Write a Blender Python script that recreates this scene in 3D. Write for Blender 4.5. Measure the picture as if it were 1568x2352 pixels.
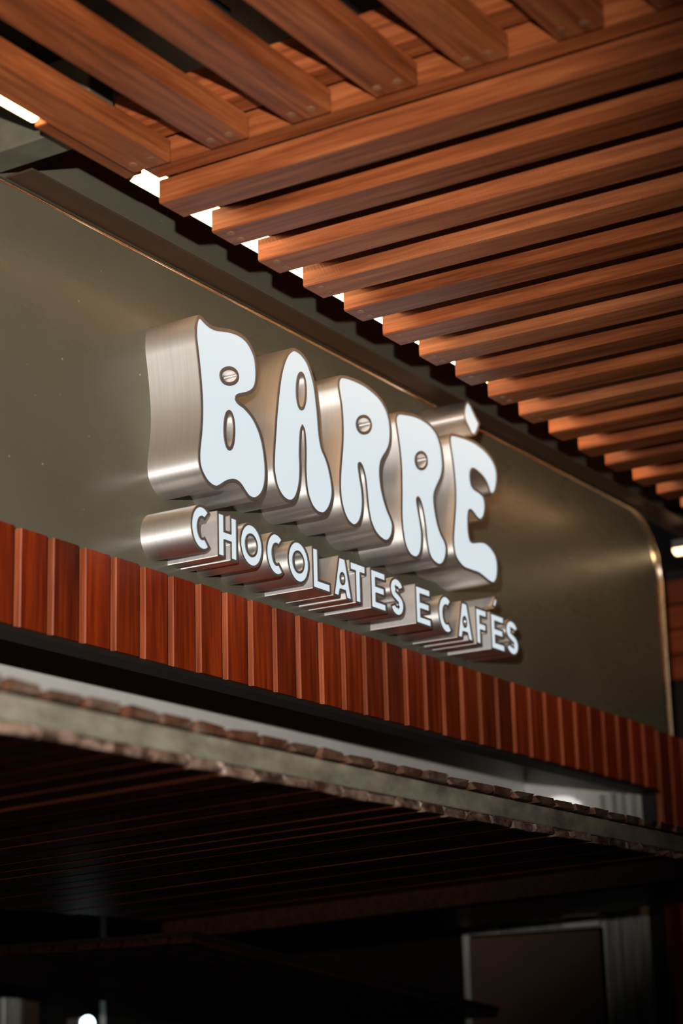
import bpy, bmesh, math, random
from mathutils import Vector, Matrix
from mathutils.geometry import tessellate_polygon

random.seed(7)
for o in list(bpy.data.objects):
    bpy.data.objects.remove(o)
scene = bpy.context.scene
COL = scene.collection

# ------------------------------------------------------------------ camera
# world axes: X runs along the sign wall (away to the right), Y into the wall, Z up; metres
F_PX = 4657.2
PX, PY = 784.0, 1176.0
RM = ((0.52923622, -0.84805398, -0.02671093),      # camera right
      (0.21405055, 0.16391078, -0.96297228),       # camera down
      (0.82103068, 0.50392232, 0.26827395))        # camera forward
CAM = Vector((0.0, -2.6, 1.65))
right, down, fwd = (Vector(r).normalized() for r in RM)

cam_data = bpy.data.cameras.new('camera')
cam = bpy.data.objects.new('camera', cam_data)
COL.objects.link(cam)
m = Matrix.Identity(4)
for i in range(3):
    m[i][0], m[i][1], m[i][2], m[i][3] = right[i], -down[i], -fwd[i], CAM[i]
cam.matrix_world = m
cam_data.sensor_fit = 'VERTICAL'
cam_data.sensor_height = 36.0
cam_data.sensor_width = 24.0
cam_data.lens = F_PX / 2352.0 * 36.0
cam_data.clip_start = 0.05
cam_data.dof.use_dof = True
cam_data.dof.focus_distance = 4.62
cam_data.dof.aperture_fstop = 2.0
scene.camera = cam


def ray(u, v):
    return right * ((u - PX) / F_PX) + down * ((v - PY) / F_PX) + fwd


def on_y(u, v, y):
    d = ray(u, v)
    return CAM + d * ((y - CAM.y) / d.y)


# ------------------------------------------------------------------ world, flash, exposure
world = bpy.data.worlds.new('night')
scene.world = world
world.use_nodes = True
wb = world.node_tree.nodes['Background']
wb.inputs[0].default_value = (0.020, 0.018, 0.017, 1)
wb.inputs[1].default_value = 0.15

fl = bpy.data.lights.new('camera_flash', 'SPOT')       # the photographer's hand-held flash
fl.energy = 1200
fl.color = (1.0, 0.93, 0.85)
fl.shadow_soft_size = 0.028
fl.spot_size = math.radians(39)
fl.spot_blend = 1.0
flash = bpy.data.objects.new('camera_flash', fl)
COL.objects.link(flash)
flash.location = (-0.43, -2.6, 2.02)
aim = on_y(300, 880, 0.0)
flash.rotation_euler = (aim - Vector(flash.location)).to_track_quat('-Z', 'Y').to_euler()

scene.view_settings.view_transform = 'Standard'
scene.view_settings.look = 'None'
scene.view_settings.gamma = 1.0
scene.view_settings.use_curve_mapping = False
scene.view_settings.exposure = 0.0


# ------------------------------------------------------------------ materials
def new_mat(name):
    mt = bpy.data.materials.new(name)
    mt.use_nodes = True
    nt = mt.node_tree
    return mt, nt, nt.nodes['Principled BSDF']


def N(nt, kind, **kw):
    n = nt.nodes.new(kind)
    for k, v in kw.items():
        setattr(n, k, v)
    return n


def coords(nt, scale, rnd=True):
    tc = N(nt, 'ShaderNodeTexCoord')
    mp = N(nt, 'ShaderNodeMapping')
    mp.inputs['Scale'].default_value = scale
    nt.links.new(tc.outputs['Object'], mp.inputs['Vector'])
    if rnd:
        oi = N(nt, 'ShaderNodeObjectInfo')
        mul = N(nt, 'ShaderNodeVectorMath', operation='SCALE')
        mul.inputs[0].default_value = (37.0, 91.0, 53.0)
        nt.links.new(oi.outputs['Random'], mul.inputs['Scale'])
        nt.links.new(mul.outputs[0], mp.inputs['Location'])
    return mp.outputs['Vector']


def noise(nt, vec, scale, detail=4, rough=0.55):
    n = N(nt, 'ShaderNodeTexNoise')
    n.inputs['Scale'].default_value = scale
    n.inputs['Detail'].default_value = detail
    n.inputs['Roughness'].default_value = rough
    nt.links.new(vec, n.inputs['Vector'])
    return n.outputs['Fac']


def ramp(nt, fac, stops):
    r = N(nt, 'ShaderNodeValToRGB')
    el = r.color_ramp.elements
    while len(el) < len(stops):
        el.new(0.5)
    for e, (p, c) in zip(el, stops):
        e.position = p
        e.color = (*c, 1)
    nt.links.new(fac, r.inputs['Fac'])
    return r.outputs['Color']


def mix(nt, fac, a, b, mode='MIX'):
    n = N(nt, 'ShaderNodeMix', data_type='RGBA', blend_type=mode)
    for s, v in ((n.inputs[0], fac), (n.inputs[6], a), (n.inputs[7], b)):
        if hasattr(v, 'links'):
            nt.links.new(v, s)
        elif isinstance(v, tuple):
            s.default_value = (*v, 1)
        else:
            s.default_value = v
    return n.outputs[2]


def wood(name, dark, mid, light, rough=0.5, coat=0.0, vary=0.35, saw=0.0, spec=0.5, worn=None, bump=0.25):
    """grain runs along the object's local X"""
    mt, nt, b = new_mat(name)
    v = coords(nt, (1.3, 26, 26))
    f1 = noise(nt, v, 2.2, 5, 0.6)
    v2 = coords(nt, (5, 160, 160))
    f2 = noise(nt, v2, 2.0, 3, 0.6)
    v3 = coords(nt, (1.6, 4, 4))
    f3 = noise(nt, v3, 1.6, 2)
    c = ramp(nt, f1, [(0.28, dark), (0.5, mid), (0.72, light)])
    c = mix(nt, 0.45, c, ramp(nt, f2, [(0.3, (0.55, 0.5, 0.48)), (0.7, (1.15, 1.1, 1.08))]), 'MULTIPLY')
    c = mix(nt, 0.6, c, ramp(nt, f3, [(0.3, (0.68, 0.64, 0.62)), (0.7, (1.2, 1.2, 1.2))]), 'MULTIPLY')
    oi = N(nt, 'ShaderNodeObjectInfo')
    hv = ramp(nt, oi.outputs['Random'], [(0.0, (1 - vary, 1 - vary, 1 - vary)), (0.35, (1.0, 0.92, 0.88)),
                                         (0.7, (1 + vary * .5, 1 + vary * .42, 1 + vary * .35)), (1.0, (1 - vary * .3, 1 - vary * .4, 1 - vary * .45))])
    c = mix(nt, 1.0, c, hv, 'MULTIPLY')
    if worn:                                   # bruised, paint-splashed board ends near local x = 0
        tc = N(nt, 'ShaderNodeTexCoord')
        sx = N(nt, 'ShaderNodeSeparateXYZ')
        nt.links.new(tc.outputs['Object'], sx.inputs[0])
        near = N(nt, 'ShaderNodeMapRange')
        near.inputs['From Min'].default_value = 0.004
        near.inputs['From Max'].default_value = 0.016
        near.inputs['To Min'].default_value = 1
        near.inputs['To Max'].default_value = 0
        nt.links.new(sx.outputs['X'], near.inputs['Value'])
        vv = coords(nt, (14, 14, 22))
        ch = noise(nt, vv, 1.2, 3, 0.6)
        chip = ramp(nt, ch, [(0.40, (0.1, 0.1, 0.1)), (0.66, (1, 1, 1))])
        mm = mix(nt, 1.0, chip, near.outputs['Result'], 'MULTIPLY')
        c = mix(nt, mm, c, worn)
    nt.links.new(c, b.inputs['Base Color'])
    b.inputs['Roughness'].default_value = rough
    b.inputs['Coat Weight'].default_value = coat
    b.inputs['Coat Roughness'].default_value = 0.22
    b.inputs['Specular IOR Level'].default_value = spec
    bp = N(nt, 'ShaderNodeBump')
    bp.inputs['Strength'].default_value = bump
    bp.inputs['Distance'].default_value = 0.002
    h = f2
    if saw > 0:                                 # slanting circular-saw marks
        tc = N(nt, 'ShaderNodeTexCoord')
        mp = N(nt, 'ShaderNodeMapping')
        mp.inputs['Rotation'].default_value = (0, 0.5, 0.0)
        nt.links.new(tc.outputs['Object'], mp.inputs['Vector'])
        wv = N(nt, 'ShaderNodeTexWave')
        wv.inputs['Scale'].default_value = 38
        wv.inputs['Distortion'].default_value = 7
        wv.inputs['Detail'].default_value = 2
        nt.links.new(mp.outputs['Vector'], wv.inputs['Vector'])
        h = mix(nt, saw, f2, wv.outputs['Color'])
    nt.links.new(h, bp.inputs['Height'])
    nt.links.new(bp.outputs['Normal'], b.inputs['Normal'])
    return mt


def plain(name, col, rough=0.5, metal=0.0, spec=0.5, var=0.25, scale=(6, 6, 6), emit=None, strength=0.0, bump=0.0):
    mt, nt, b = new_mat(name)
    v = coords(nt, scale)
    f = noise(nt, v, 2.0, 5, 0.6)
    lo = tuple(x * (1 - var) for x in col)
    hi = tuple(x * (1 + var) for x in col)
    nt.links.new(ramp(nt, f, [(0.3, lo), (0.7, hi)]), b.inputs['Base Color'])
    b.inputs['Roughness'].default_value = rough
    b.inputs['Metallic'].default_value = metal
    b.inputs['Specular IOR Level'].default_value = spec
    if emit:
        b.inputs['Emission Color'].default_value = (*emit, 1)
        b.inputs['Emission Strength'].default_value = strength
    if bump:
        bp = N(nt, 'ShaderNodeBump')
        bp.inputs['Strength'].default_value = bump
        bp.inputs['Distance'].default_value = 0.003
        nt.links.new(f, bp.inputs['Height'])
        nt.links.new(bp.outputs['Normal'], b.inputs['Normal'])
    return mt


def brushed(name, col, rough, metal, streak=(3, 420, 3), amount=0.18, aniso=0.0):
    mt, nt, b = new_mat(name)
    v = coords(nt, streak)
    f = noise(nt, v, 1.0, 3, 0.7)
    lo = tuple(x * (1 - amount) for x in col)
    hi = tuple(min(1, x * (1 + amount)) for x in col)
    nt.links.new(ramp(nt, f, [(0.3, lo), (0.7, hi)]), b.inputs['Base Color'])
    r = N(nt, 'ShaderNodeMapRange')
    r.inputs['To Min'].default_value = rough - 0.07
    r.inputs['To Max'].default_value = rough + 0.07
    nt.links.new(f, r.inputs['Value'])
    nt.links.new(r.outputs['Result'], b.inputs['Roughness'])
    b.inputs['Metallic'].default_value = metal
    if aniso:                                  # brush marks follow the outline, so highlights spread along the depth
        tg = N(nt, 'ShaderNodeTangent', direction_type='RADIAL', axis='Y')
        b.inputs['Anisotropic'].default_value = aniso
        b.inputs['Anisotropic Rotation'].default_value = 0.25
        nt.links.new(tg.outputs['Tangent'], b.inputs['Tangent'])
    return mt


def panel_mat():
    mt, nt, b = new_mat('satin_sign_panel')
    v = coords(nt, (3, 3, 3), False)
    f = noise(nt, v, 1.2, 4, 0.55)
    c = ramp(nt, f, [(0.3, (0.090, 0.085, 0.061)), (0.7, (0.106, 0.100, 0.072))])
    vs = coords(nt, (55, 55, 55), False)
    sp = N(nt, 'ShaderNodeTexVoronoi')
    sp.inputs['Scale'].default_value = 0.35
    nt.links.new(vs, sp.inputs['Vector'])
    dots = ramp(nt, sp.outputs['Distance'], [(0.035, (1, 1, 1)), (0.055, (0, 0, 0))])
    c = mix(nt, dots, c, (0.30, 0.28, 0.23))
    nt.links.new(c, b.inputs['Base Color'])
    b.inputs['Specular IOR Level'].default_value = 0.13
    r = ramp(nt, noise(nt, coords(nt, (2, 2, 9), False), 2.0, 4), [(0.3, (0.25,) * 3), (0.7, (0.33,) * 3)])
    nt.links.new(r, b.inputs['Roughness'])
    return mt


M = {}
M['slat'] = wood('oiled_hardwood', (0.115, 0.029, 0.009), (0.27, 0.074, 0.022), (0.40, 0.135, 0.044), 0.46, spec=0.35, vary=0.25)
M['slat_rough'] = wood('sawn_hardwood', (0.17, 0.045, 0.014), (0.33, 0.095, 0.028), (0.46, 0.17, 0.06), 0.55, vary=0.15, saw=0.22, bump=0.5)
M['plug'] = wood('pale_wood_plug', (0.20, 0.09, 0.04), (0.27, 0.13, 0.06), (0.33, 0.16, 0.08), 0.5)
M['cladding'] = wood('varnished_red_cladding', (0.078, 0.008, 0.001), (0.20, 0.022, 0.002), (0.33, 0.048, 0.005), 0.45, coat=0.0, spec=0.25, vary=0.40)
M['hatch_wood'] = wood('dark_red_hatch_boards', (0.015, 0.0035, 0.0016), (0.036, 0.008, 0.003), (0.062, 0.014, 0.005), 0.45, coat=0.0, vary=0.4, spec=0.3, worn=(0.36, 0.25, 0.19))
M['plank_edge'] = wood('flash_lit_board_edge', (0.19, 0.040, 0.014), (0.31, 0.078, 0.030), (0.44, 0.13, 0.055), 0.42, spec=0.4, vary=0.3)  # flash glint on the varnished board edges, put into a lighter colour
M['hatch_plain'] = wood('dark_red_boards', (0.006, 0.0015, 0.0008), (0.014, 0.003, 0.0012), (0.024, 0.005, 0.002), 0.5, vary=0.4, spec=0.3)
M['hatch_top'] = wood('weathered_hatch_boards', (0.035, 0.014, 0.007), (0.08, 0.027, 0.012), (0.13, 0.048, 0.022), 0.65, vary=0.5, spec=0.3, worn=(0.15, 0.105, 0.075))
M['panel'] = panel_mat()
M['edge'] = brushed('rolled_metal_edge', (0.95, 0.82, 0.64), 0.22, 1.0, (6, 6, 6), 0.05)
M['flange'] = brushed('bronze_flange', (0.11, 0.066, 0.042), 0.45, 0.55, (4, 4, 40), 0.12)
M['beam'] = plain('grey_green_steel', (0.13, 0.122, 0.09), 0.45, 0.2)
M['steel'] = brushed('brushed_steel_return', (0.97, 0.95, 0.94), 0.47, 0.97, (5, 1100, 5), 0.10, aniso=0.75)
M['rim'] = brushed('dark_steel_rim', (0.16, 0.145, 0.135), 0.5, 0.5, (60, 60, 60), 0.15)
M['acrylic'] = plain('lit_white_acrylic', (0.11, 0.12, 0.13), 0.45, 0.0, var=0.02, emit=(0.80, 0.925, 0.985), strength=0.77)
M['led'] = plain('warm_led_diffuser', (0.8, 0.75, 0.65), 0.4, var=0.02, emit=(1.0, 0.60, 0.27), strength=14.5)
M['led_dim'] = plain('warm_tube_diffuser', (0.8, 0.75, 0.65), 0.4, var=0.02, emit=(1.0, 0.66, 0.34), strength=5.0)
M['alu'] = plain('aluminium_channel', (0.42, 0.40, 0.38), 0.4, 0.7, var=0.1)
M['hatch_steel'] = plain('grimy_green_steel', (0.28, 0.26, 0.195), 0.55, 0.15, var=0.45, scale=(5, 5, 9))
M['black'] = plain('black_lintel', (0.010, 0.006, 0.005), 0.6, var=0.3)
M['deck'] = plain('dark_roof_deck', (0.004, 0.005, 0.0045), 0.7, var=0.3)
M['purlin'] = plain('dark_green_steel', (0.012, 0.015, 0.013), 0.5, var=0.2)
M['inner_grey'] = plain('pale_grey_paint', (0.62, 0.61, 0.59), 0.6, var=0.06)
M['inner_white'] = plain('white_enamel', (0.8, 0.8, 0.78), 0.3, var=0.03)
M['galv'] = plain('dull_galvanised_steel', (0.46, 0.47, 0.45), 0.5, 0.3, var=0.6, scale=(3, 60, 1.5))
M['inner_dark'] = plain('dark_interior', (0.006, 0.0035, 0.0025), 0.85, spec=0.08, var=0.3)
M['door'] = plain('brown_door_panel', (0.085, 0.046, 0.032), 0.6, var=0.1)
M['floor'] = plain('dark_paving', (0.06, 0.055, 0.05), 0.7, var=0.35, scale=(3, 3, 3), bump=0.2)
M['lamp'] = plain('cool_lamp_glass', (0.9, 0.9, 0.9), 0.4, var=0.02, emit=(0.75, 0.95, 1.0), strength=6.0)
M['fixture_glow'] = plain('white_fixture_glow', (0.8, 0.8, 0.78), 0.4, var=0.02, emit=(1.0, 0.98, 0.94), strength=0.55)  # glow added to brighten a white fixture that only reflects light
M['redwood_far'] = wood('red_slat_wall', (0.16, 0.03, 0.008), (0.30, 0.06, 0.014), (0.42, 0.10, 0.024), 0.45, vary=0.25)


# ------------------------------------------------------------------ mesh helpers
def obj(name, me, mat, parent=None, loc=(0, 0, 0), rot=(0, 0, 0)):
    o = bpy.data.objects.new(name, me)
    COL.objects.link(o)
    if me is not None and mat is not None and not me.materials:
        me.materials.append(mat)
    o.parent = parent
    o.location = loc
    o.rotation_euler = rot
    return o


def empty(name, loc=(0, 0, 0), rot=(0, 0, 0)):
    o = bpy.data.objects.new(name, None)
    o.empty_display_size = 0.1
    COL.objects.link(o)
    o.location = loc
    o.rotation_euler = rot
    return o


def tag(o, label=None, cat=None, group=None, kind=None):
    for k, v in (('label', label), ('category', cat), ('group', group), ('kind', kind)):
        if v:
            o[k] = v
    return o


def mesh(name, vs, fs, smooth=False):
    me = bpy.data.meshes.new(name)
    me.from_pydata([tuple(v) for v in vs], [], fs)
    me.update()
    if smooth:
        for p in me.polygons:
            p.use_smooth = True
    return me


def box_data(x0, x1, y0, y1, z0, z1):
    v = [(x0, y0, z0), (x1, y0, z0), (x1, y1, z0), (x0, y1, z0), (x0, y0, z1), (x1, y0, z1), (x1, y1, z1), (x0, y1, z1)]
    f = [(0, 3, 2, 1), (4, 5, 6, 7), (0, 1, 5, 4), (1, 2, 6, 5), (2, 3, 7, 6), (3, 0, 4, 7)]
    return v, f


def boxes(name, lst, bevel=0.0):
    vs, fs = [], []
    for bx in lst:
        v, f = box_data(*bx)
        k = len(vs)
        vs += v
        fs += [tuple(i + k for i in q) for q in f]
    me = mesh(name, vs, fs)
    if bevel > 0:
        bm = bmesh.new()
        bm.from_mesh(me)
        bmesh.ops.bevel(bm, geom=bm.edges[:], offset=bevel, segments=1, affect='EDGES')
        bm.to_mesh(me)
        bm.free()
    return me


def bar(name, length, w, h, c=0.003):
    """chamfered timber bar: local X 0..length, local Y -w/2..w/2, local Z 0..h"""
    a, b = w / 2, h
    sec = [(-a + c, 0), (a - c, 0), (a, c), (a, b - c), (a - c, b), (-a + c, b), (-a, b - c), (-a, c)]
    vs = [(0, y, z) for y, z in sec] + [(length, y, z) for y, z in sec]
    fs = [(i, i + 8, (i + 1) % 8 + 8, (i + 1) % 8) for i in range(8)]
    fs += [tuple(range(8)), tuple(range(15, 7, -1))]
    me = mesh(name, vs, fs)
    bm = bmesh.new()
    bm.from_mesh(me)
    bmesh.ops.recalc_face_normals(bm, faces=bm.faces[:])
    bm.to_mesh(me)
    bm.free()
    return me


def jagged(me, rnd, ax=0.006, az=0.0022):
    """roughly sawn end at local x = 0"""
    for v in me.vertices:
        if v.co.x < 0.01:
            v.co.x += rnd.uniform(-ax, ax)
            v.co.z += rnd.uniform(-az, az)
            v.co.y *= 1 - rnd.uniform(0, 0.05)
    me.update()
    return me


def disc(name, r, t=0.0012, n=14):
    vs = [(r * math.cos(2 * math.pi * i / n), r * math.sin(2 * math.pi * i / n), z) for z in (0, -t) for i in range(n)]
    fs = [(i, (i + 1) % n, (i + 1) % n + n, i + n) for i in range(n)] + [tuple(range(n - 1, -1, -1)), tuple(range(n, 2 * n))]
    me = mesh(name, vs, fs)
    bm = bmesh.new()
    bm.from_mesh(me)
    bmesh.ops.recalc_face_normals(bm, faces=bm.faces[:])
    bm.to_mesh(me)
    bm.free()
    return me


# ------------------------------------------------------------------ the ground
fl_o = obj('floor', boxes('floor', [(-4, 12, -6, 6, -0.1, 0)]), M['floor'])
tag(fl_o, 'dark paved ground under the kiosk', kind='structure')

# ------------------------------------------------------------------ sign wall (metal panel with rolled edge)
X0 = 0.9
ZB, ZT = 2.69, 3.462


def panel_contour(xr, zt, rad, n=14):
    pts = [(X0, ZB), (X0, zt)]
    pts += [(X0 + (xr - rad - X0) * i / 6, zt) for i in range(1, 6)]
    for i in range(n + 1):
        a = math.pi / 2 * (1 - i / n)
        pts.append((xr - rad + rad * math.cos(a), zt - rad + rad * math.sin(a)))
    pts.append((xr, ZB))
    return pts


wall = empty('wall_front')
tag(wall, 'grey green metal sign wall of the kiosk', kind='structure')
rings = []
for k in range(7):
    a = math.pi / 2 * k / 6
    s = math.sin(a)                      # 0 at the outer edge, 1 on the flat face
    inset = 1 - math.cos(a)
    xr = 6.345 - 0.085 * inset
    zt = ZT - 0.010 * inset
    rad = 0.24 - 0.03 * inset
    y = 0.032 * (1 - s)
    rings.append([(x, y, z) for x, z in panel_contour(xr, zt, rad)])
n = len(rings[0])
vs = [p for r in rings for p in r]
fs = []
for k in range(6):
    for i in range(n - 1):
        fs.append((k * n + i, k * n + i + 1, (k + 1) * n + i + 1, (k + 1) * n + i))
fs.append(tuple(range(6 * n, 7 * n)))
me = mesh('sign_panel', vs, fs)
bm = bmesh.new()
bm.from_mesh(me)
bmesh.ops.recalc_face_normals(bm, faces=bm.faces[:])
if max(bm.faces, key=lambda f: f.calc_area()).normal.y > 0:
    bmesh.ops.reverse_faces(bm, faces=bm.faces[:])
bm.to_mesh(me)
bm.free()
for p in me.polygons:
    p.use_smooth = len(p.vertices) == 4
sp_o = obj('sign_panel', me, M['panel'], wall)
me.materials.append(M['edge'])
for p in me.polygons:
    p.material_index = 1 if len(p.vertices) == 4 else 0
# polished bead along the rolled edge
path = panel_contour(6.318, 3.4585, 0.222, 24)[1:]
bv, bf = [], []
BN = 10
for i, (px_, pz_) in enumerate(path):
    a0, a1 = path[max(i - 1, 0)], path[min(i + 1, len(path) - 1)]
    d = Vector((a1[0] - a0[0], a1[1] - a0[1])).normalized()
    nx, nz = -d.y, d.x
    for k in range(BN):
        t = 2 * math.pi * k / BN
        bv.append((px_ + nx * 0.0045 * math.cos(t), 0.004 + 0.0055 * math.sin(t), pz_ + nz * 0.0045 * math.cos(t)))
for i in range(len(path) - 1):
    for k in range(BN):
        bf.append((i * BN + k, i * BN + (k + 1) % BN, (i + 1) * BN + (k + 1) % BN, (i + 1) * BN + k))
obj('edge_bead', mesh('edge_bead', bv, bf, True), M['edge'], wall)
obj('upper_sheet', boxes('upper_sheet', [(2.93, 7.6, 0.006, 0.03, 3.47, 4.1), (-0.5, 2.83, 0.03, 0.05, 3.47, 4.1)]), M['panel'], wall)
obj('backing', boxes('backing', [(X0, 6.30, 0.034, 0.06, 2.53, 3.468)]), M['deck'], wall)
obj('drip_flange', boxes('drip_flange', [(2.945, 7.4, -0.068, 0.006, 3.470, 3.474)], 0.0012), M['flange'], wall)

# steel canopy beam that carries the slats
beam = empty('canopy_beam', (2.88, 0, 3.468))
tag(beam, 'grey green steel box beam running out from the wall above the slats', 'beam')
obj('box_section', boxes('box_section', [(-0.04, 0.04, -0.30, 0.004, 0.0, 0.16)], 0.004), M['beam'], beam)

# ------------------------------------------------------------------ slatted ceiling
ceil = empty('ceiling', (0, 0, 3.37))
tag(ceil, 'ceiling of red brown timber slats', kind='structure')
ZA = 3.37
A_ENDS = [(3.053, -.312), (3.236, -.313), (3.422, -.304), (3.604, -.303), (3.785, -.299), (3.977, -.290), (4.159, -.287), (4.347, -.286),
          (4.540, -.278), (4.730, -.272), (4.924, -.267), (5.118, -.265), (5.305, -.263), (5.499, -.265), (5.688, -.262), (5.878, -.262)]
SW, SH = 0.088, 0.052
slat_me = bar('slat', 3.4, SW, SH)
slat_me.materials.append(M['slat'])
slat_rough = bar('slat_rough', 3.4, SW, SH)
slat_rough.materials.append(M['slat_rough'])
plug_me = disc('screw_plug', 0.0088)
plug_me.materials.append(M['plug'])
for i, (x, y) in enumerate(A_ENDS):
    me = slat_rough if i in (2, 3, 6, 9) else slat_me
    # local X -> world -Y ; left edge of the slat at x
    s = obj('slat', me, None, ceil, (x + SW / 2, y, 0.0), (0, 0, -math.pi / 2))
    if 1 <= i <= 9:
        for q in (-0.018, 0.02):
            obj('screw_plug', plug_me, None, s, (0.030 + 0.004 * random.random(), q, 0.0))

ZBS = 3.415
bslat = bar('slat_long', 4.2, 0.092, 0.050)
bslat.materials.append(M['slat'])
for i in range(13):
    yc = -0.343 - 0.1893 * i
    s = obj('slat', bslat, None, ceil, (2.987, yc, ZBS - ZA), (0, 0, math.pi))
    for q in (-0.022, 0.022):
        obj('screw_plug', plug_me, None, s, (0.032, q, 0.0))
L = 3.2
# header next to the first cross slat, batten over the long slats, joists over the cross slats
hd = bar('header', L, 0.055, 0.085)
obj('header', hd, M['slat'], ceil, (2.997 + 0.0275, -0.315, 3.422 - ZA), (0, 0, -math.pi / 2))
bt = bar('batten', L, 0.066, 0.085)
obj('batten', bt, M['slat'], ceil, (2.911 + 0.033, -0.31, 3.4655 - ZA), (0, 0, -math.pi / 2))
jo = bar('joist', 2.95, 0.06, 0.08)
for y0 in (-0.335, -1.2, -2.1, -3.0):
    obj('joist', jo, M['slat'], ceil, (3.083, y0 - 0.034, 3.4225 - ZA), (0, 0, 0.0178))
obj('purlin', boxes('purlin', [(-0.9, 2.86, -0.63, -0.57, 3.56, 3.62)], 0.003), M['purlin'], ceil, (0, 0, -ZA))
rd = obj('roof_deck', boxes('roof_deck', [(-1.2, 7.4, -3.9, 0.0, 3.66, 3.70)]), M['deck'], ceil, (0, 0, -ZA))
# filler strip behind the first long slat, between the two light strips
obj('filler_strip', boxes('filler_strip', [(2.735, 3.022, -0.294, -0.252, 3.427, 3.4665)], 0.002), M['slat'], ceil, (0, 0, -ZA))


# ------------------------------------------------------------------ warm light strips
def led(name, p0, length, axis, label, w=0.05, housing_h=0.012, tilt=0.0, mat='led'):
    root = empty(name, p0, (tilt, 0, 0))
    tag(root, label, 'light strip', 'warm light strips along the slats')
    n = 8
    sec = [(w / 2 * math.cos(math.pi * i / n), -0.3 * w * math.sin(math.pi * i / n)) for i in range(n + 1)]
    if axis == 'x':
        vs = [(0, a, b) for a, b in sec] + [(length, a, b) for a, b in sec]
        hb = (0, length, -w / 2 - 0.002, w / 2 + 0.002, 0.0005, housing_h)
    else:
        vs = [(a, 0, b) for a, b in sec] + [(a, -length, b) for a, b in sec]
        hb = (-w / 2 - 0.002, w / 2 + 0.002, -length, 0, 0.0005, housing_h)
    k = n + 1
    fs = [(i, i + 1, i + 1 + k, i + k) for i in range(n)] + [(0, n, n + k, k)] + [tuple(range(k)), tuple(range(2 * k - 1, k - 1, -1))]
    me = mesh('diffuser', vs, fs)
    bm = bmesh.new()
    bm.from_mesh(me)
    bmesh.ops.recalc_face_normals(bm, faces=bm.faces[:])
    bm.to_mesh(me)
    bm.free()
    obj('diffuser', me, M[mat], root)
    obj('channel', boxes('channel', [hb], 0.001), M['alu'], root)
    return root


led('light_strip', (0.2, -0.262, 3.452), 2.53, 'x', 'warm light strip tucked behind the outermost long slat', w=0.04, tilt=-0.85)
led('light_strip', (3.062, -0.250, 3.458), 3.02, 'x', 'warm light strip glowing behind the ends of the cross slats', w=0.046, tilt=-0.66)
led('light_strip', (6.52, 0.025, 3.405), 1.6, 'y', 'warm light tube beyond the rounded panel corner', w=0.06, housing_h=0.03, mat='led_dim')

# ------------------------------------------------------------------ timber fascia below the panel
fas = empty('trim_1', (0, 0, 2.5))
tag(fas, 'fascia of upright varnished red boards below the sign', kind='structure')
PW, PT = 0.0815, 0.024
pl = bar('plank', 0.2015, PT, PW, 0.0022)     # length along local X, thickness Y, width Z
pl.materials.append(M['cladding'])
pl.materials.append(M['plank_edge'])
for p in pl.polygons:                          # narrow edge facing along the wall and its arris, painted lighter as if flash-lit
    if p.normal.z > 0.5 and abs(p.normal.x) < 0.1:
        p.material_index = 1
fx = [2.982 + 0.1013 * k for k in range(-11, 31)]
for x in fx:
    # local X -> up, local Z -> -X
    obj('plank', pl, None, fas, (x + PW, -0.022 + PT / 2 + random.uniform(-.001, .001), 0.018 + random.uniform(-.0012, .0012)), (0, -math.pi / 2, 0))
obj('fascia_backing', boxes('fascia_backing', [(1.8, 6.125, 0.003, 0.03, 0.022, 0.215)]), M['black'], fas)
lin = obj('lintel', boxes('lintel', [(1.8, 6.125, -0.018, 0.045, 0.006, 0.0175)]), M['black'], fas)

# cladding to the right of the opening, going down to the ground
wr = empty('wall_right')
tag(wr, 'wall of upright red boards to the right of the opening', kind='structure')
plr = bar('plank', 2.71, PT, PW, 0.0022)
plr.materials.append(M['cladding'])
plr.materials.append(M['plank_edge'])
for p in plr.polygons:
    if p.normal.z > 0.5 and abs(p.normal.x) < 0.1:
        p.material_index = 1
for k in range(6):
    obj('plank', plr, None, wr, (6.137 + PW + 0.1013 * k, -0.022 + PT / 2, 0.0), (0, -math.pi / 2, 0))
obj('cladding_backing', boxes('cladding_backing', [(6.132, 6.72, 0.004, 0.05, 0, 2.70)]), M['black'], wr)

# ------------------------------------------------------------------ inside of the kiosk
bk = obj('wall_bulkhead', boxes('wall_bulkhead', [(1.5, 6.13, 0.47, 0.50, 2.30, 3.4)]), M['inner_grey'])
tag(bk, 'pale grey bulkhead inside above the raised hatch', kind='structure')
ws = empty('wall_interior')
tag(ws, 'inner side wall of the kiosk', kind='structure')
vs, fs = [], []
nn = 40
for i in range(nn + 1):
    y = 0.052 + 0.15 * i / nn
    ph = (i % 10) / 10
    prof = 0.0 if ph < .3 else (0.018 * (ph - .3) / .2 if ph < .5 else (0.018 if ph < .8 else 0.018 * (1 - (ph - .8) / .2)))
    vs += [(6.128 - prof, y, 0.0), (6.128 - prof, y, 2.52)]
for i in range(nn):
    fs.append((2 * i, 2 * i + 1, 2 * i + 3, 2 * i + 2))
obj('corrugated_jamb', mesh('corrugated_jamb', vs, fs), M['galv'], ws)
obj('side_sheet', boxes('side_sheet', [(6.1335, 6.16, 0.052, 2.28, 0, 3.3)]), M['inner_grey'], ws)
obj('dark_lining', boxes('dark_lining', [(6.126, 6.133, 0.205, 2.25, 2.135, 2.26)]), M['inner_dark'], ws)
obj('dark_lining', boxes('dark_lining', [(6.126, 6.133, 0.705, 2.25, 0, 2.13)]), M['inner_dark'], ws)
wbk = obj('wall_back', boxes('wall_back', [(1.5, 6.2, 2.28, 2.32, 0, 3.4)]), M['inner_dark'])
tag(wbk, 'dark back wall inside the kiosk', kind='structure')

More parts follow.
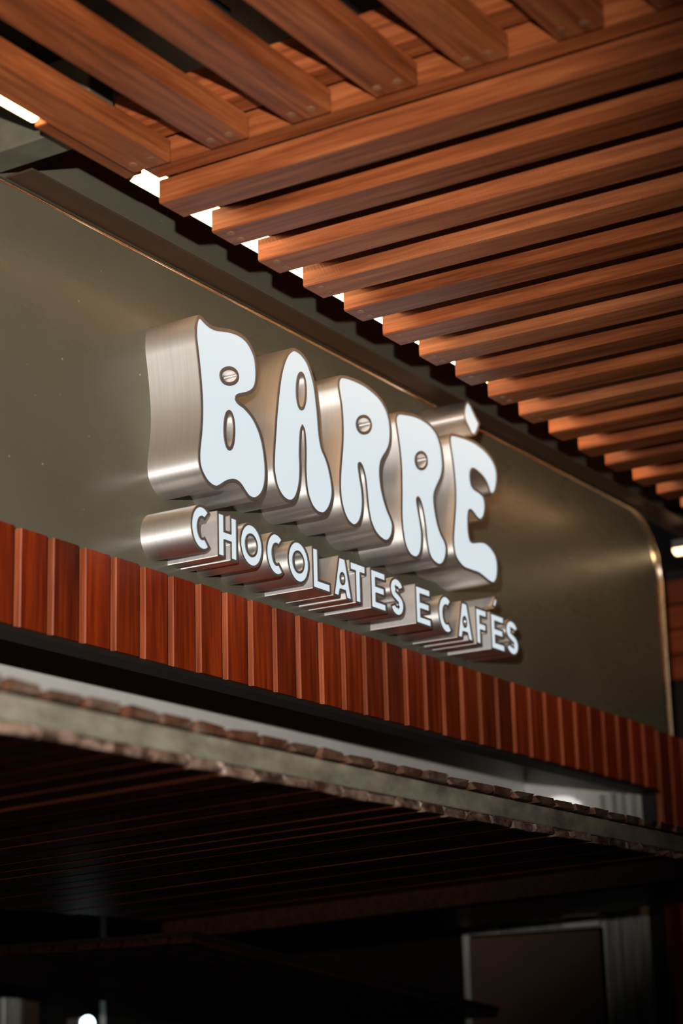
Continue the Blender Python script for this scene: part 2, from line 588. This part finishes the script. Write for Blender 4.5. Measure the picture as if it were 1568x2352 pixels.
dr = empty('cabinet', (6.10, 0.21, 0))
tag(dr, 'plain brown cabinet with grey edge beside the corrugated jamb', 'cabinet')
obj('front_panel', boxes('front_panel', [(-0.012, 0.0, 0.0, 0.475, 0.02, 2.085)], 0.003), M['door'], dr)
obj('edge_post', boxes('edge_post', [(-0.014, 0.02, 0.478, 0.50, 0.0, 2.10)], 0.002), M['galv'], dr)
obj('carcass', boxes('carcass', [(0.0, 0.024, 0.0, 0.475, 0.0, 2.094)]), M['inner_dark'], dr)
bxw = empty('wall_box', (6.10, 0.21, 2.098))
tag(bxw, 'flat white box lying on the brown cabinet', 'box')
obj('box_body', boxes('box_body', [(-0.012, 0.022, 0.0, 0.125, 0.0, 0.038)], 0.004), M['inner_white'], bxw)
obj('box_end', boxes('box_end', [(-0.010, 0.022, 0.1262, 0.36, 0.0, 0.030)], 0.003), M['galv'], bxw)
br = obj('hinge_bracket', boxes('hinge_bracket', [(-0.02, 0.025, -0.05, 0.05, 0.0, 0.03), (-0.012, 0.02, -0.02, 0.06, 0.0301, 0.055)], 0.004), M['galv'], None, (6.10, 0.64, 2.102))
tag(br, 'grey steel hinge bracket at the back corner of the cabinet top', 'bracket')


def ellipsoid(name, rx, ry, rz, nu=20, nv=12):
    vs, fs = [], []
    for j in range(nv + 1):
        t = math.pi * j / nv
        for i in range(nu):
            p = 2 * math.pi * i / nu
            vs.append((rx * math.sin(t) * math.cos(p), ry * math.sin(t) * math.sin(p), rz * math.cos(t)))
    for j in range(nv):
        for i in range(nu):
            a = j * nu + i
            b2 = j * nu + (i + 1) % nu
            fs.append((a, b2, b2 + nu, a + nu))
    return mesh(name, vs, fs, True)


wl = empty('oval_fixture', (6.125, 0.345, 2.485))
tag(wl, 'white oval fixture with added glow on the inner side wall above the hatch', 'lamp')
obj('cover', ellipsoid('cover', 0.022, 0.085, 0.045), M['fixture_glow'], wl)  # added glow, the fixture itself is no light source
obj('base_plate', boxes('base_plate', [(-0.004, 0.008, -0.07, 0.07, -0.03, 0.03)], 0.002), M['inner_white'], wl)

# second raised hatch far inside, boards running along X
h2 = empty('rear_hatch', (5.5, 0.56, 1.88), (0, math.radians(5.8), 0))
tag(h2, 'dark raised rear hatch of grooved boards deep inside the kiosk', 'hatch')
rp = bar('board', 1.69, 0.068, 0.016, 0.003)
rp.materials.append(M['hatch_plain'])
for k in range(13):
    obj('board', rp, None, h2, (-1.15, 0.04 + 0.0785 * k, 0.0))
obj('core', boxes('core', [(-1.15, 0.54, 0.0, 1.03, 0.0165, 0.03)]), M['inner_dark'], h2)
ps = obj('inner_post', boxes('inner_post', [(-0.045, 0.045, -0.02, 0.03, 0, 1.945)], 0.004), M['galv'], None, (5.525, 2.2, 0))
tag(ps, 'grey steel post against the back wall', 'post')
ps2 = obj('inner_board', boxes('inner_board', [(-0.047, 0.047, -0.02, 0.03, 0, 1.945)], 0.003), M['door'], None, (5.622, 2.2, 0))
tag(ps2, 'narrow brown board beside the grey steel post', 'board')
lp = empty('round_lamp', (5.96, 2.2, 1.862))
tag(lp, 'small round white lamp glowing on the back wall', 'lamp')
obj('globe', ellipsoid('globe', 0.03, 0.022, 0.026), M['lamp'], lp)
obj('lamp_base', boxes('lamp_base', [(-0.022, 0.022, 0.015, 0.08, -0.02, 0.02)], 0.003), M['alu'], lp)

# red slat wall beyond the right end of the panel
fw = empty('wall_far')
tag(fw, 'far wall of red boards beyond the panel', kind='structure')
fb = bar('board', 1.9, 0.022, 0.088, 0.003)
fb.materials.append(M['redwood_far'])
for k in range(4):
    obj('board', fb, None, fw, (6.95, 0.45, 3.03 + 0.096 * k), (0, 0, -math.pi / 2))
obj('far_backing', boxes('far_backing', [(6.97, 7.0, -1.5, 0.5, 0.0, 3.45)]), M['black'], fw)

# ------------------------------------------------------------------ raised front hatch (flap)
hatch = empty('raised_hatch', (0, -0.58, 2.163), (-math.atan(0.037), 0, 0))
tag(hatch, 'open wooden hatch held level below the sign, with rough sawn edge', 'hatch')
HP = 0.0989
HD = 1.62
rr = random.Random(3)
hb_list, ht_list = [], []
for k in range(6):
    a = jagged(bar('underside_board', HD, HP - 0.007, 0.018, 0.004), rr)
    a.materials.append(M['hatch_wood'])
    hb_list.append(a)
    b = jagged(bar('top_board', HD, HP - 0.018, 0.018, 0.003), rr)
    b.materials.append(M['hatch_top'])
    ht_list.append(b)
for k in range(44):
    x = 1.74 + HP * k
    if x > 6.04:
        break
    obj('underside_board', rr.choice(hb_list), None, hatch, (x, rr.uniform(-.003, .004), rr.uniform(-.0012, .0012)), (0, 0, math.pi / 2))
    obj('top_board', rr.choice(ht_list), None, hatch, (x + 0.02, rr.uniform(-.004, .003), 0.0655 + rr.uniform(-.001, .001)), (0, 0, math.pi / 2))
obj('steel_frame', boxes('steel_frame', [(1.69, 6.08, 0.004, 0.05, 0.0200, 0.0620), (1.69, 6.08, 1.57, 1.615, 0.0200, 0.062),
                                          (1.69, 1.73, 0.051, 1.569, 0.02, 0.062), (6.04, 6.08, 0.051, 1.569, 0.02, 0.062)], 0.002), M['hatch_steel'], hatch)
obj('core_sheet', boxes('core_sheet', [(1.731, 6.039, 0.051, 1.569, 0.030, 0.05)]), M['inner_dark'], hatch)
obj('side_rail', boxes('side_rail', [(4.856, 4.90, 0.0, HD, -0.057, -0.0015)], 0.003), M['hatch_plain'], hatch)

# ------------------------------------------------------------------ sign letters
Y_FACE = -0.137


def catmull(pts, sub=4, closed=True):
    n = len(pts)
    out = []
    for i in range(n if closed else n - 1):
        p0, p1, p2, p3 = (Vector(pts[(i + k) % n]) if closed else Vector(pts[min(max(i + k, 0), n - 1)]) for k in (-1, 0, 1, 2))
        for j in range(sub):
            t = j / sub
            q = 0.5 * ((2 * p1) + (p2 - p0) * t + (2 * p0 - 5 * p1 + 4 * p2 - p3) * t * t + (3 * p1 - p0 - 3 * p2 + p3) * t ** 3)
            out.append((q.x, q.y))
    if not closed:
        out.append(tuple(pts[-1]))
    return out


def area(p):
    return 0.5 * sum(p[i][0] * p[(i + 1) % len(p)][1] - p[(i + 1) % len(p)][0] * p[i][1] for i in range(len(p)))


def seg_dist(p, a, b):
    ax, az = a
    dx, dz = b[0] - ax, b[1] - az
    l2 = dx * dx + dz * dz
    t = 0 if l2 == 0 else max(0, min(1, ((p[0] - ax) * dx + (p[1] - az) * dz) / l2))
    return math.hypot(p[0] - ax - t * dx, p[1] - az - t * dz)


def offset(p, d):
    """moves a counter-clockwise outline inwards by d (outwards for d < 0); bad vertices collapse onto good neighbours"""
    n = len(p)
    q = []
    for i in range(n):
        a, b, c = p[i - 1], p[i], p[(i + 1) % n]
        e1 = Vector((b[0] - a[0], b[1] - a[1]))
        e2 = Vector((c[0] - b[0], c[1] - b[1]))
        if e1.length < 1e-9 or e2.length < 1e-9:
            q.append(None)
            continue
        e1.normalize()
        e2.normalize()
        n1 = Vector((-e1.y, e1.x))
        n2 = Vector((-e2.y, e2.x))
        k = n1 + n2
        if k.length < 1e-6:
            q.append(None)
            continue
        k.normalize()
        s = d / max(0.45, k.dot(n1))
        q.append((b[0] + k.x * s, b[1] + k.y * s))
    ok = []
    for i in range(n):
        good = q[i] is not None and min(seg_dist(q[i], p[j], p[(j + 1) % n]) for j in range(n)) > abs(d) * 0.93
        ok.append(good)
    if not any(ok):
        return q
    res = []
    for i in range(n):
        if ok[i]:
            res.append(q[i])
            continue
        for k in range(1, n):
            if ok[(i - k) % n]:
                res.append(q[(i - k) % n])
                break
            if ok[(i + k) % n]:
                res.append(q[(i + k) % n])
                break
    return res


def clean(p):
    out = []
    for a in p:
        if not out or math.hypot(a[0] - out[-1][0], a[1] - out[-1][1]) > 1e-5:
            out.append(a)
    if math.hypot(out[0][0] - out[-1][0], out[0][1] - out[-1][1]) < 1e-5:
        out.pop()
    return out


def miter(p, d):
    n = len(p)
    q = []
    for i in range(n):
        a, b, c = (Vector(p[(i + k) % n]) for k in (-1, 0, 1))
        e1, e2 = (b - a).normalized(), (c - b).normalized()
        n1, n2 = Vector((-e1.y, e1.x)), Vector((-e2.y, e2.x))
        k = (n1 + n2).normalized()
        r = b + k * (d / max(0.3, k.dot(n1)))
        q.append((r.x, r.y))
    return q


def letter(name, outline, holes, rim, depth, label, group, smooth=True, angular=0.0):
    raw = outline
    if angular:
        if area(raw) < 0:
            raw = raw[::-1]
        outline = dense(raw, angular)
    if area(outline) < 0:
        outline = outline[::-1]
    holes = [h if area(h) > 0 else h[::-1] for h in holes]
    cx = sum(p[0] for p in outline) / len(outline)
    zb = min(p[1] for p in outline)
    loc = lambda p: (p[0] - cx, p[1] - zb)
    outline = [loc(p) for p in outline]
    holes = [[loc(p) for p in h] for h in holes]
    root = empty(name, (cx, 0, zb))
    tag(root, label, 'sign letter', group)
    yb, yf = 0.0015, -depth
    vs, fs, sm = [], [], []

    def loop(p, y):
        k = len(vs)
        vs.extend((a[0], y, a[1]) for a in p)
        return k

    def bridge(k1, k2, n, s):
        for i in range(n):
            j = (i + 1) % n
            f = (k1 + i, k1 + j, k2 + j, k2 + i)
            fs.append(f)
            sm.append(s)
    inner = []
    for c, d in [(outline, rim)] + [(h, -rim) for h in holes]:
        n = len(c)
        if angular and c is outline:
            off = dense([loc(p) for p in miter(raw, d)], angular * 0.5)
            lip = dense([loc(p) for p in miter(raw, d * 0.12)], angular)
        else:
            off = offset(c, d)
            lip = offset(c, d * 0.12)
        inner.append(off)
        a = loop(c, yb)
        b_ = loop(c, yf + 0.0012)
        bridge(a, b_, n, smooth)
        b2 = loop(c, yf + 0.0012)
        l2 = loop(lip, yf)
        o2 = loop(off, yf)
        o3 = loop(off, yf + 0.0035)
        bridge(b2, l2, n, False)
        bridge(l2, o2, n, False)
        bridge(o2, o3, n, False)
    me = mesh('return', vs, fs)
    me.materials.append(M['steel'])
    me.materials.append(M['rim'])
    k = 0
    for c in [outline] + holes:
        n = len(c)
        for i in range(n):
            me.polygons[k + i].use_smooth = smooth
        for i in range(n, 4 * n):
            me.polygons[k + i].material_index = 1
        k += 4 * n
    bm = bmesh.new()
    bm.from_mesh(me)
    bmesh.ops.remove_doubles(bm, verts=bm.verts[:], dist=1e-6)
    bmesh.ops.dissolve_degenerate(bm, dist=1e-6, edges=bm.edges[:])
    bmesh.ops.recalc_face_normals(bm, faces=bm.faces[:])
    for e in bm.edges:
        if len(e.link_faces) == 2 and (e.calc_face_angle(0) > 0.6 or e.link_faces[0].material_index != e.link_faces[1].material_index):
            e.smooth = False
    bm.to_mesh(me)
    bm.free()
    obj('return', me, None, root)
    loops = [[Vector((a[0], 0, a[1])) for a in clean(c)] for c in inner]
    tris = tessellate_polygon(loops)
    flat = [v for l in loops for v in l]
    fv = [(v.x, yf + 0.0022, v.z) for v in flat]
    ff = []
    for t in tris:
        a, b_, c = (flat[i] for i in t)
        if (b_ - a).cross(c - a).y > 0:
            t = (t[0], t[2], t[1])
        ff.append(tuple(t))
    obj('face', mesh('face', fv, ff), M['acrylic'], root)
    return root


def big(zoom, pts, holes):
    ox, oy, sc = zoom

    def w(u, v):
        p = on_y(ox + u / sc, oy + v / sc, Y_FACE)
        return (p.x, p.z)
    out = catmull([w(*p) for p in pts], 3)
    hs = []
    for (x0, x1, y0, y1) in holes:
        c = w((x0 + x1) / 2, (y0 + y1) / 2)
        hs.append(catmull([w((x0 + x1) / 2 + (x1 - x0) / 2 * math.cos(a), (y0 + y1) / 2 + (y1 - y0) / 2 * math.sin(a))
                           for a in (2 * math.pi * k / 14 for k in range(14))], 2))
    return out, hs


ZA_ = (300, 700, 3.136)
ZB_ = (700, 850, 3.136)
B_PTS = [(490, 72), (515, 82), (545, 115), (580, 143), (620, 160), (665, 165), (720, 175), (775, 195), (820, 225), (855, 265), (885, 320), (905, 375),
         (915, 440), (918, 510), (915, 560), (905, 600), (885, 630), (850, 650), (810, 660), (782, 667), (772, 680), (790, 700), (820, 722), (860, 765),
         (895, 815), (930, 890), (955, 970), (972, 1060), (982, 1150), (985, 1220), (980, 1290), (965, 1350), (940, 1390), (908, 1412), (880, 1412),
         (850, 1395), (820, 1355), (795, 1315), (770, 1290), (740, 1281), (700, 1290), (660, 1315), (625, 1331), (590, 1320), (555, 1290), (525, 1245),
         (500, 1190), (487, 1130), (485, 1060), (492, 980), (500, 900), (505, 800), (505, 700), (500, 600), (492, 500), (482, 400), (472, 310), (465, 250),
         (462, 190), (465, 130), (475, 90)]
A_PTS = [(1170, 310), (1205, 320), (1240, 350), (1275, 400), (1300, 460), (1320, 530), (1335, 600), (1345, 680), (1355, 770), (1362, 860), (1370, 950),
         (1385, 1030), (1410, 1090), (1430, 1150), (1445, 1215), (1458, 1290), (1463, 1360), (1455, 1420), (1435, 1475), (1408, 1510), (1380, 1518),
         (1345, 1505), (1310, 1465), (1285, 1410), (1268, 1350), (1258, 1270), (1253, 1180), (1254, 1090), (1253, 1000), (1248, 930), (1241, 896),
         (1234, 930), (1230, 1000), (1228, 1080), (1231, 1160), (1231, 1230), (1226, 1290), (1214, 1350), (1195, 1400), (1170, 1425), (1140, 1427),
         (1105, 1405), (1075, 1365), (1050, 1310), (1035, 1250), (1025, 1180), (1025, 1100), (1030, 1000), (1037, 900), (1043, 800), (1052, 700),
         (1062, 600), (1075, 510), (1090, 440), (1110, 380), (1135, 335)]
R1_PTS = [(262, 36), (310, 42), (370, 65), (430, 95), (490, 140), (545, 195), (585, 260), (610, 330), (622, 400), (625, 470), (618, 540), (600, 590),
          (575, 630), (558, 665), (550, 710), (550, 770), (558, 840), (575, 920), (600, 1000), (625, 1060), (640, 1110), (640, 1160), (630, 1205),
          (608, 1238), (580, 1243), (545, 1220), (510, 1180), (485, 1130), (468, 1080), (455, 1010), (447, 940), (440, 860), (431, 780), (420, 730),
          (408, 695), (398, 684), (396, 705), (405, 770), (418, 850), (425, 930), (424, 1000), (415, 1060), (395, 1110), (365, 1132), (340, 1125),
          (310, 1095), (285, 1045), (265, 980), (253, 910), (248, 830), (250, 740), (257, 640), (265, 540), (268, 440), (265, 340), (258, 250),
          (245, 170), (237, 110), (241, 62)]
R2_PTS = [(680, 300), (730, 305), (790, 318), (850, 345), (905, 385), (945, 435), (970, 490), (988, 560), (998, 640), (1000, 710), (990, 770), (970, 820),
          (950, 865), (938, 910), (940, 970), (950, 1040), (965, 1110), (985, 1170), (1010, 1220), (1025, 1270), (1025, 1330), (1010, 1385), (987, 1412),
          (960, 1412), (925, 1385), (898, 1340), (882, 1280), (872, 1210), (865, 1130), (855, 1060), (842, 990), (828, 945), (818, 930), (815, 950),
          (826, 1020), (840, 1100), (850, 1180), (850, 1250), (843, 1310), (825, 1350), (800, 1362), (765, 1345), (735, 1300), (715, 1240), (703, 1170),
          (695, 1090), (692, 1000), (693, 900), (692, 800), (690, 700), (682, 600), (670, 500), (658, 420), (650, 360), (657, 318)]
E_PTS = [(1055, 455), (1110, 465), (1170, 485), (1230, 515), (1290, 560), (1335, 610), (1365, 660), (1385, 720), (1390, 780), (1385, 840), (1373, 885),
         (1353, 903), (1333, 890), (1320, 850), (1303, 808), (1278, 772), (1245, 740), (1215, 722), (1201, 735), (1198, 780), (1207, 825), (1228, 850),
         (1257, 868), (1287, 898), (1302, 945), (1305, 1000), (1296, 1055), (1275, 1088), (1250, 1082), (1225, 1052), (1205, 1026), (1190, 1020), (1184, 1050),
         (1183, 1110), (1186, 1170), (1195, 1215), (1212, 1228), (1245, 1225), (1285, 1226), (1320, 1245), (1355, 1285), (1380, 1330), (1393, 1390),
         (1395, 1450), (1388, 1510), (1368, 1543), (1340, 1540), (1300, 1510), (1255, 1475), (1200, 1455), (1150, 1435), (1115, 1400), (1085, 1350),
         (1070, 1290), (1065, 1220), (1068, 1140), (1075, 1050), (1080, 960), (1080, 860), (1073, 760), (1062, 660), (1050, 580), (1042, 520), (1042, 478)]
ACC_PTS = [(1168, 222), (1190, 240), (1215, 290), (1240, 345), (1258, 380), (1255, 410), (1240, 455), (1222, 474), (1200, 462), (1180, 420), (1157, 370),
           (1145, 320), (1150, 262)]
GB = 'large letters of the main word'
for name, z, pts, holes, rim, lab in (
        ('letter_b', ZA_, B_PTS, [(660, 765, 470, 556), (688, 738, 785, 1022)], 0.0088, 'large white steel letter B at the start of the big word'),
        ('letter_a', ZA_, A_PTS, [(1206, 1256, 505, 737)], 0.0080, 'large white steel letter A between the B and an R'),
        ('letter_r', ZB_, R1_PTS, [(382, 472, 343, 443)], 0.0078, 'large white steel letter R right after the big A'),
        ('letter_r', ZB_, R2_PTS, [(804, 876, 602, 702)], 0.0076, 'large white steel letter R right before the big E'),
        ('letter_e', ZB_, E_PTS, [], 0.0076, 'large white steel letter E under the acute accent, last of the big word'),
        ('acute_accent', ZB_, ACC_PTS, [], 0.0062, 'large steel acute accent with pale face above the big E')):
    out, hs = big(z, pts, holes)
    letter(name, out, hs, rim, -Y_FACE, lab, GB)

# ---- second line in small capitals
ZL0, CAPH = 2.747, 0.104
T = 0.0305


def arc(cx, cz, rx, rz, a0, a1, n):
    return [(cx + rx * math.cos(math.radians(a0 + (a1 - a0) * i / n)), cz + rz * math.sin(math.radians(a0 + (a1 - a0) * i / n))) for i in range(n + 1)]


def stroke(sp, t):
    l, r = [], []
    n = len(sp)
    for i in range(n):
        a = Vector(sp[max(i - 1, 0)])
        b = Vector(sp[min(i + 1, n - 1)])
        d = (b - a).normalized()
        nrm = Vector((-d.y, d.x)) * t / 2
        l.append((sp[i][0] + nrm.x, sp[i][1] + nrm.y))
        r.append((sp[i][0] - nrm.x, sp[i][1] - nrm.y))
    return l + r[::-1]


def dense(p, r=0.003):
    """rounds the corners of an angular outline a little"""
    out = []
    n = len(p)
    for i in range(n):
        a, b, c = Vector(p[i - 1]), Vector(p[i]), Vector(p[(i + 1) % n])
        q0 = b + (a - b).normalized() * r
        q1 = b + (c - b).normalized() * r
        for t in (0, 0.5, 1):
            q = q0 * (1 - t) ** 2 + b * 2 * t * (1 - t) + q1 * t * t
            out.append((q.x, q.y))
    return out


def glyph(ch, w, h=CAPH, t=T):
    if ch == 'O':
        o = arc(w / 2, h / 2, w / 2, h / 2, 0, 348, 29)
        i = arc(w / 2, h / 2, w / 2 - t * .92, h / 2 - t, 0, 345, 23)
        return o, [i]
    if ch == 'C':
        return stroke(arc(w / 2 + .002, h / 2, w / 2 - t / 2 + .002, h / 2 - t / 2, 48, 312, 26), t), []
    if ch == 'S':
        sp = [(1, .78), (.86, .93), (.5, 1.0), (.13, .92), (0, .745), (.14, .60), (.5, .5), (.86, .40), (1, .255), (.87, .08), (.5, 0), (.14, .07), (0, .22)]
        sp = [(t / 2 + a * (w - t), t / 2 + b * (h - t)) for a, b in sp]
        return stroke(catmull(sp, 3, False), t * .95), []
    if ch == 'H':
        a, b = h / 2 - t * .45, h / 2 + t * .45
        return [(0, 0), (t, 0), (t, a), (w - t, a), (w - t, 0), (w, 0), (w, h), (w - t, h), (w - t, b), (t, b), (t, h), (0, h)], []
    if ch == 'L':
        return [(0, 0), (w, 0), (w, t * .92), (t, t * .92), (t, h), (0, h)], []
    if ch == 'T':
        return [(w / 2 - t / 2, 0), (w / 2 + t / 2, 0), (w / 2 + t / 2, h - t * .92), (w, h - t * .92), (w, h), (0, h), (0, h - t * .92), (w / 2 - t / 2, h - t * .92)], []
    if ch in 'EF':
        k = t * .86
        a, b = h / 2 - k / 2, h / 2 + k / 2
        up = [(t, a), (w * .92, a), (w * .92, b), (t, b), (t, h - k), (w, h - k), (w, h), (0, h)]
        if ch == 'E':
            return [(0, 0), (w, 0), (w, k), (t, k)] + up, []
        return [(0, 0), (t, 0)] + up, []
    if ch == 'A':
        ap = 0.017
        out = [(0, 0), (t * .98, 0), (t * 1.18, h * .17), (w - t * 1.18, h * .17), (w - t * .98, 0), (w, 0), (w / 2 + ap, h), (w / 2 - ap, h)]
        return out, [arc(w / 2, h * .475, .0065, .0105, 0, 330, 11)]


ROW = [('C', 3.398, 3.481), ('H', 3.497, 3.576), ('O', 3.582, 3.676), ('C', 3.686, 3.770), ('O', 3.774, 3.869), ('L', 3.879, 3.961), ('A', 3.969, 4.058),
       ('T', 4.046, 4.124), ('E', 4.142, 4.219), ('S', 4.234, 4.308), ('E', 4.362, 4.444), ('C', 4.479, 4.564), ('A', 4.578, 4.669), ('F', 4.683, 4.751),
       ('E', 4.768, 4.851), ('S', 4.855, 4.935)]
LAB = ['small steel letter C opening the lower line', 'small steel letter H in the lower line', 'small steel letter O between the H and a C in the lower line',
       'small steel letter C between two small letters O', 'small steel letter O right before the L in the lower line', 'small steel letter L in the lower line',
       'small steel letter A between the L and the T', 'small steel letter T in the lower line', 'small steel letter E right after the T in the lower line',
       'small steel letter S ending the first word of the lower line', 'small steel letter E standing alone between the two words',
       'small steel letter C opening the last word of the lower line', 'small steel letter A right before the F', 'small steel letter F in the last word',
       'small steel letter E under the small accent', 'small steel letter S closing the lower line']
GS = 'small letters of the lower line'
for (ch, x0, x1), lab in zip(ROW, LAB):
    o, hs = glyph(ch, x1 - x0)
    sh = lambda p: (p[0] + x0, p[1] + ZL0)
    letter('letter_' + ch.lower(), [sh(p) for p in o], [[sh(p) for p in h] for h in hs], 0.0058, 0.135, lab, GS, smooth=ch in 'COS', angular=0 if ch in 'COS' else 0.0026)
letter('acute_accent', [(4.784, 2.8695), (4.803, 2.8645), (4.818, 2.890), (4.800, 2.899)], [], 0.0045, 0.135, 'small steel acute accent bar above the small E', GS, smooth=False, angular=0.003)
